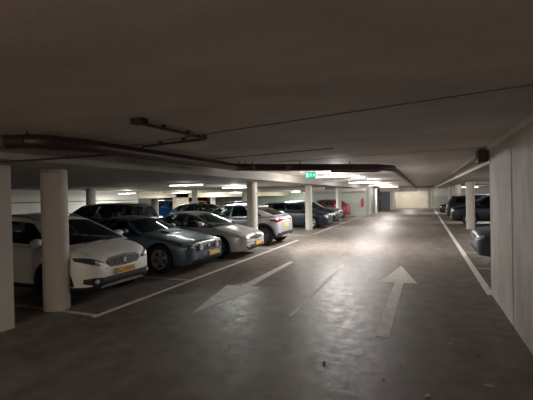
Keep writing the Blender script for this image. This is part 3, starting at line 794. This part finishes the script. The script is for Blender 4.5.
def front_saloon(g):         # silver saloon with three part grille
    P = g['patch']
    gr = P('grille', 'F', [(-.20, .56, .635), (-.14, .535, .655), (0, .53, .665), (.14, .535, .655), (.20, .56, .635)], MT['plastic'], off=.01)
    P('grille_frame', 'F', [(-.20, .64, .65), (0, .67, .682), (.20, .64, .65)], MT['chrome'], off=.02, nu=8, nv=1)
    for sg in (1, -1):
        def mir(o): return o if sg > 0 else [(-a, b, c) for a, b, c in o][::-1]
        q = P('side_grille', 'F', mir([(.23, .56, .63), (.36, .555, .625), (.43, .575, .605)]), MT['plastic'], off=.01)
        P('side_grille_frame', 'F', mir([(.22, .632, .645), (.45, .615, .628)]), MT['chrome'], off=.018, nu=4, nv=1)
        h = P('headlight', 'F', mir([(.46, .555, .635), (.60, .545, .675), (.72, .57, .70), (.82, .62, .71)]), MT['lens'], off=.012)
        P('amber_corner', 'F', mir([(.76, .61, .65), (.81, .64, .67)]), MT['amber'], h, off=.02, nu=3)
        P('fog_lamp', 'F', mir([(.50, .33, .40), (.66, .35, .40)]), MT['lens'], off=.012, nu=4)
    P('lower_intake', 'F', [(-.66, .30, .375), (0, .28, .385), (.66, .30, .375)], MT['plastic'], off=.01, nu=12)
    P('bumper_strip', 'F', [(-.80, .47, .485), (0, .475, .49), (.80, .47, .485)], MT['chrome'], off=.014, nu=16, nv=1)
    disc(g, 'emblem', 0, .71, .035, MT['chrome'], depth=.012)
    g['plate']('F', .12, .40)
def rear_crossover(g):       # silver crossover, tail to the lane
    P = g['patch']
    for sg in (1, -1):
        def mir(o): return o if sg > 0 else [(-a, b, c) for a, b, c in o][::-1]
        t = P('tail_light', 'B', mir([(.40, .93, .97), (.62, .90, .985), (.84, .86, .98)]), MT['tail'], off=.012, nu=8)
        P('side_tail_light', 'L' if sg > 0 else 'R', [(g['X'](g['L']-.03), .88, .975), (g['X'](g['L']-.32), .93, .975)], MT['tail'], off=.008, nu=6)
        P('rear_reflector', 'B', mir([(.60, .44, .475), (.78, .45, .48)]), MT['tail'], off=.012, nu=3)
    P('light_bar', 'B', [(-.40, .94, .965), (.40, .94, .965)], MT['tail'], off=.012, nu=10, nv=1)
    P('lower_bumper', 'B', [(-.80, .36, .46), (-.5, .30, .50), (.5, .30, .50), (.80, .36, .46)], MT['plastic'], off=.012, nu=16)
    P('silver_diffuser', 'B', [(-.42, .30, .37), (.42, .30, .37)], MT['rim'], off=.03, nu=8)
    P('tailgate_seam', 'B', [(-.62, .565, .573), (.62, .565, .573)], MT['under'], off=.002, nu=10, nv=1)
    g['plate']('B', 0, .74)
    e = g['stp'](1); bm = bmesh.new()
    v = box(bm, e.x-.16, e.x+.04, -.52, .52, e.z+.0, e.z+.035); bevel(bm, .01); obj('roof_spoiler', bm, g['paint'], g['root'], True)
    P('front_bumper_strip', 'F', [(-.6, .45, .6), (.6, .45, .6)], MT['plastic'], off=.01)
def generic(front=True, rear=True, bright=False, plates=True):
    def d(g):
        P = g['patch']; T = g['zt'](.12)
        if front:
            P('grille', 'F', [(-.42, T-.24, T-.11), (0, T-.26, T-.09), (.42, T-.24, T-.11)], MT['plastic'], off=.01, nu=8)
            P('grille_trim', 'F', [(-.42, T-.10, T-.085), (0, T-.08, T-.065), (.42, T-.10, T-.085)], MT['chrome'], off=.016, nu=8, nv=1)
            P('lower_intake', 'F', [(-.6, .30, .40), (.6, .30, .40)], MT['plastic'], off=.01, nu=8)
            for sg in (1, -1):
                o = [(.48, T-.20, T-.12), (.66, T-.21, T-.08), (.80, T-.13, T-.06)]
                o = o if sg > 0 else [(-a, b, c) for a, b, c in o][::-1]
                P('headlight', 'F', o, MT['lens'], off=.012)
            if plates: g['plate']('F', 0, .46)
        if rear:
            T = g['zt'](g['L']-.1)
            for sg in (1, -1):
                o = [(.52, T-.22, T-.06), (.80, T-.24, T-.05)]
                o = o if sg > 0 else [(-a, b, c) for a, b, c in o][::-1]
                P('tail_light', 'B', o, MT['tail'], off=.012, nu=6)
            P('rear_bumper_trim', 'B', [(-.6, .30, .40), (.6, .30, .40)], MT['plastic'], off=.012, nu=8)
            if plates: g['plate']('B', 0, .62)
    return d

cross = dict(L=4.16, W=1.83, H=1.55, fo=.78, wb=2.54, r=.335, sill=.25, cf=.58, cr=.35, nf=.42,
    top=[(0, .58), (.03, .74), (.08, .81), (.2, .87), (.45, .95), (.70, .99), (1.3, 1.0), (3.0, 1.06), (3.95, 1.08), (4.12, 1.04), (4.16, .95)],
    ws0=.66, ws1=1.55, rf=3.72, rb=4.02, zr0=1.47, zr1=1.46, wt=.60, sh=.10, clad=True, rim='rim', hatch=True, rails='chrome',
    ub=[(.05, .40), (.435, .74), (.79, .93)], seams=[1.32, 2.35, 3.2], handles=[2.12, 3.02], glass='glass', detail=front_crossover)
muscle = dict(L=4.70, W=1.88, H=1.36, fo=.82, wb=2.72, r=.345, sill=.20, cf=.55, cr=.35, nf=.30, sh=.05,
    top=[(0, .58), (.02, .69), (.07, .725), (.2, .755), (.8, .87), (1.4, .95), (1.8, .93), (3.6, .965), (4.0, .99), (4.6, .98), (4.75, .93), (4.77, .8)],
    ws0=1.42, ws1=2.12, rf=3.0, rb=3.95, zr0=1.31, zr1=1.30, wt=.56, rim='rim', spokes=5, ub=[(.04, .52), (.58, .76)],
    seams=[1.55, 2.85], handles=[2.65], glass='glass', detail=front_muscle, crease=True)
saloon = dict(roofmat=MT['inter'], L=4.63, W=1.76, H=1.385, fo=.86, wb=2.675, r=.32, sill=.21, cf=.55, cr=.40, nf=.40, sh=.08,
    top=[(0, .54), (.02, .63), (.07, .68), (.2, .735), (.6, .84), (1.05, .94), (1.5, .93), (3.8, 1.0), (4.0, 1.02), (4.5, .99), (4.61, .92), (4.63, .8)],
    ws0=1.02, ws1=1.86, rf=2.85, rb=3.75, zr0=1.325, zr1=1.315, wt=.56, rim='rim', spokes=7, ub=[(.04, .40), (.435, .70), (.74, .84)],
    seams=[1.38, 2.42, 3.38], handles=[2.2, 3.15], glass='glassc', detail=front_saloon)
xover2 = dict(L=4.25, W=1.80, H=1.56, fo=.84, wb=2.80, r=.36, sill=.26, cf=.5, cr=.34, nf=.36, sh=.09,
    top=[(0, .62), (.03, .82), (.08, .90), (.25, .95), (.95, 1.06), (1.4, 1.03), (3.3, 1.06), (3.9, 1.09), (4.12, 1.08), (4.20, 1.02), (4.25, .86)],
    ws0=.95, ws1=1.72, rf=3.15, rb=4.12, zr0=1.49, zr1=1.46, wt=.58, clad=True, rim='darkrim', hatch=True,
    ub=[(.05, .40), (.43, .70), (.735, .84)], seams=[1.3, 2.33, 3.2], handles=[2.1, 3.0], glass='glass', glass_rear='glassd', detail=rear_crossover)
hatch = dict(L=4.28, W=1.80, H=1.47, fo=.87, wb=2.63, r=.325, sill=.22, cf=.5, cr=.34, nf=.36, sh=.08,
    top=[(0, .58), (.03, .72), (.08, .78), (.25, .83), (.95, .97), (1.4, .95), (3.3, .99), (3.9, 1.01), (4.14, 1.0), (4.23, .94), (4.28, .8)],
    ws0=.95, ws1=1.75, rf=3.62, rb=4.12, zr0=1.41, zr1=1.40, wt=.57, rim='rim', hatch=True,
    ub=[(.05, .40), (.435, .73), (.78, .90)], seams=[1.32, 2.35, 3.25], handles=[2.12, 3.05], glass='glass', glass_rear='glass', detail=generic())
mpv = dict(L=4.5, W=1.84, H=1.66, fo=.88, wb=2.72, r=.33, sill=.23, cf=.5, cr=.34, nf=.36, sh=.08,
    top=[(0, .60), (.03, .78), (.08, .85), (.25, .90), (.85, 1.02), (1.3, 1.0), (3.5, 1.03), (4.3, 1.05), (4.45, .98), (4.5, .84)],
    ws0=.80, ws1=1.65, rf=4.05, rb=4.38, zr0=1.60, zr1=1.60, wt=.64, rim='rim', hatch=True, rails='rim',
    ub=[(.05, .36), (.40, .66), (.70, .92)], seams=[1.25, 2.3, 3.3], handles=[2.1, 3.1], glass='glassc', glass_rear='glassc', detail=generic())
bigsuv = dict(mpv, L=4.6, H=1.66, W=1.88, r=.36, sill=.27, top=[(0, .66), (.03, .86), (.08, .94), (.3, 1.0), (.95, 1.10), (1.3, 1.07), (3.5, 1.10), (4.4, 1.12), (4.55, 1.05), (4.6, .9)],
    ws0=.95, ws1=1.75, rf=4.15, rb=4.48, zr0=1.60, zr1=1.60, rim='rim', glass='glassd', glass_rear='glassd')

CS = .93
def place(label, spec, paint, fx, y, out=True, group='parked cars', side='left'):
    """fx = x of the end facing the lane; out = front faces the lane"""
    L = spec['L']*CS
    if side == 'left': x = fx-L/2; rz = 0 if out else PI
    else: x = fx+L/2; rz = PI if out else 0
    o = build_car(label, None, spec, paint, (x, y), rz, group); o.scale = (CS, CS, CS); return o
LG, RG = 'cars in the left row facing the lane', 'cars in the right row'
place('white compact crossover with black grille and yellow plate beside the foreground column', cross, 'white', -4.87, 5.34, group=LG)
place('blue-grey muscle coupe with two round lamps in its grille', muscle, 'bluegrey', -4.76, 8.0, group=LG)
place('silver saloon with three-part chrome grille, front to the lane', saloon, 'silver', -4.46, 10.2, group=LG)
place('light silver crossover parked tail to the lane behind the silver saloon', xover2, 'silverb', -4.50, 12.98, out=False, group=LG)
place('dark navy hatchback behind the column under the exit sign', dict(hatch, detail=generic(plates=False)), 'navy', -4.5, 19.95, group=LG)
place('black hatchback next after the dark navy one, nose to the lane', dict(hatch, detail=generic(plates=False)), 'black', -4.6, 22.2, group=LG)
place('small grey car whose pale nose shows right behind the far column', dict(hatch, detail=generic(plates=False)), 'grey', -4.9, 25.0, group=LG)
place('red hatchback parked tail out beside the pale green wall', dict(hatch, detail=generic(plates=False)), 'red', -5.0, 28.4, out=False, group=LG)
HGp = 'cars deep in the left hall'
place('black people carrier with roof rails seen over the white crossover', dict(mpv, rf=4.2, rb=4.4), 'black', -9.3, 11.5, out=False, group=HGp)
place('bright blue car deep in the hall between two pale columns', dict(mpv), 'blue', -17.6, 27.3, group=HGp)
place('orange car deep in the hall right of the wide pier', dict(hatch), 'orange', -18.6, 34.0, group=HGp)
place('dark car in the second row behind the silver crossover', dict(hatch), 'navy', -9.8, 19.5, group=HGp)
place('black car in the second row farther back than the silver crossover', dict(hatch), 'black', -9.8, 25.2, group=HGp)
place('slate-blue car with chrome nose just past the end of the right wall', dict(hatch, H=1.45, detail=generic(plates=False)), 'slate', 1.14, 10.9, side='right', group=RG)
place('black estate behind the round column on the right', bigsuv, 'black', 1.35, 22.6, side='right', group=RG)
place('dark sport utility car with red tail lights, second along the right row', dict(bigsuv), 'black', 1.30, 25.9, out=False, side='right', group=RG)
place('small dark car farthest along the right row', dict(hatch), 'navy', 1.12, 32.2, side='right', group=RG)

# ------------------------------------------------------------------ litter on the floor
def leaf(x, y, s, m, label, rz):
    bm = bmesh.new(); P = [(0, -1), (.35, -.55), (.30, -.1), (.62, .15), (.28, .35), (.22, .75), (0, 1), (-.24, .7), (-.3, .3), (-.6, .1), (-.28, -.15), (-.33, -.6)]
    c0_ = bm.verts.new((0, 0, .006*1)); c1_ = bm.verts.new((0, 0, .003))
    t = [bm.verts.new((p*s, q*s, .004+.25*s*abs(p)+.1*s*q*q)) for p, q in P]; b = [bm.verts.new((p*s, q*s, .001+.25*s*abs(p)+.1*s*q*q)) for p, q in P]
    n = len(P)
    for i in range(n):
        bm.faces.new((c0_, t[i], t[(i+1) % n])); bm.faces.new((c1_, b[(i+1) % n], b[i])); bm.faces.new((t[i], b[i], b[(i+1) % n], t[(i+1) % n]))
    o = obj('fallen_leaf', bm, MT[m]); o.location = (x, y, 0); o.rotation_euler = (0, 0, rz); return tag(o, label, 'leaf')
LEAVES = [(450, 344, .028, 'leafp', 'pale dry leaf on the floor, farthest of the pale leaves near the right wall'), (489, 386, .03, 'leafp', 'pale dry leaf on the floor at the lower right'),
          (427, 396, .026, 'leafp', 'pale dry leaf at the bottom edge of the picture'), (461, 354, .016, 'leafd', 'left one of two small dark leaves near the right wall'),
          (479, 356, .020, 'leafd', 'right one of two small dark leaves near the right wall'), (324.5, 363.5, .028, 'leafd', 'dark dry leaf on the shiny floor left of the arrow shaft'),
          (383, 380, .012, 'leafd', 'tiny dark leaf on the floor below the arrow shaft'), (401, 366, .010, 'leafd', 'tiny dark speck of leaf right of the arrow shaft')]
def ground(px, py):
    x, y = px-266.5, 200-py; xx, yy = cr*x+sr*y, -sr*x+cr*y
    d = fw + rt*(xx/FPX) + up*(yy/FPX); return d*(-CAM_H/d.z)
for i, (px, py, s, m, lb) in enumerate(LEAVES):
    p = ground(px, py); leaf(round(p.x, 2), round(p.y, 2), s*1.45, m, lb, i*1.3)
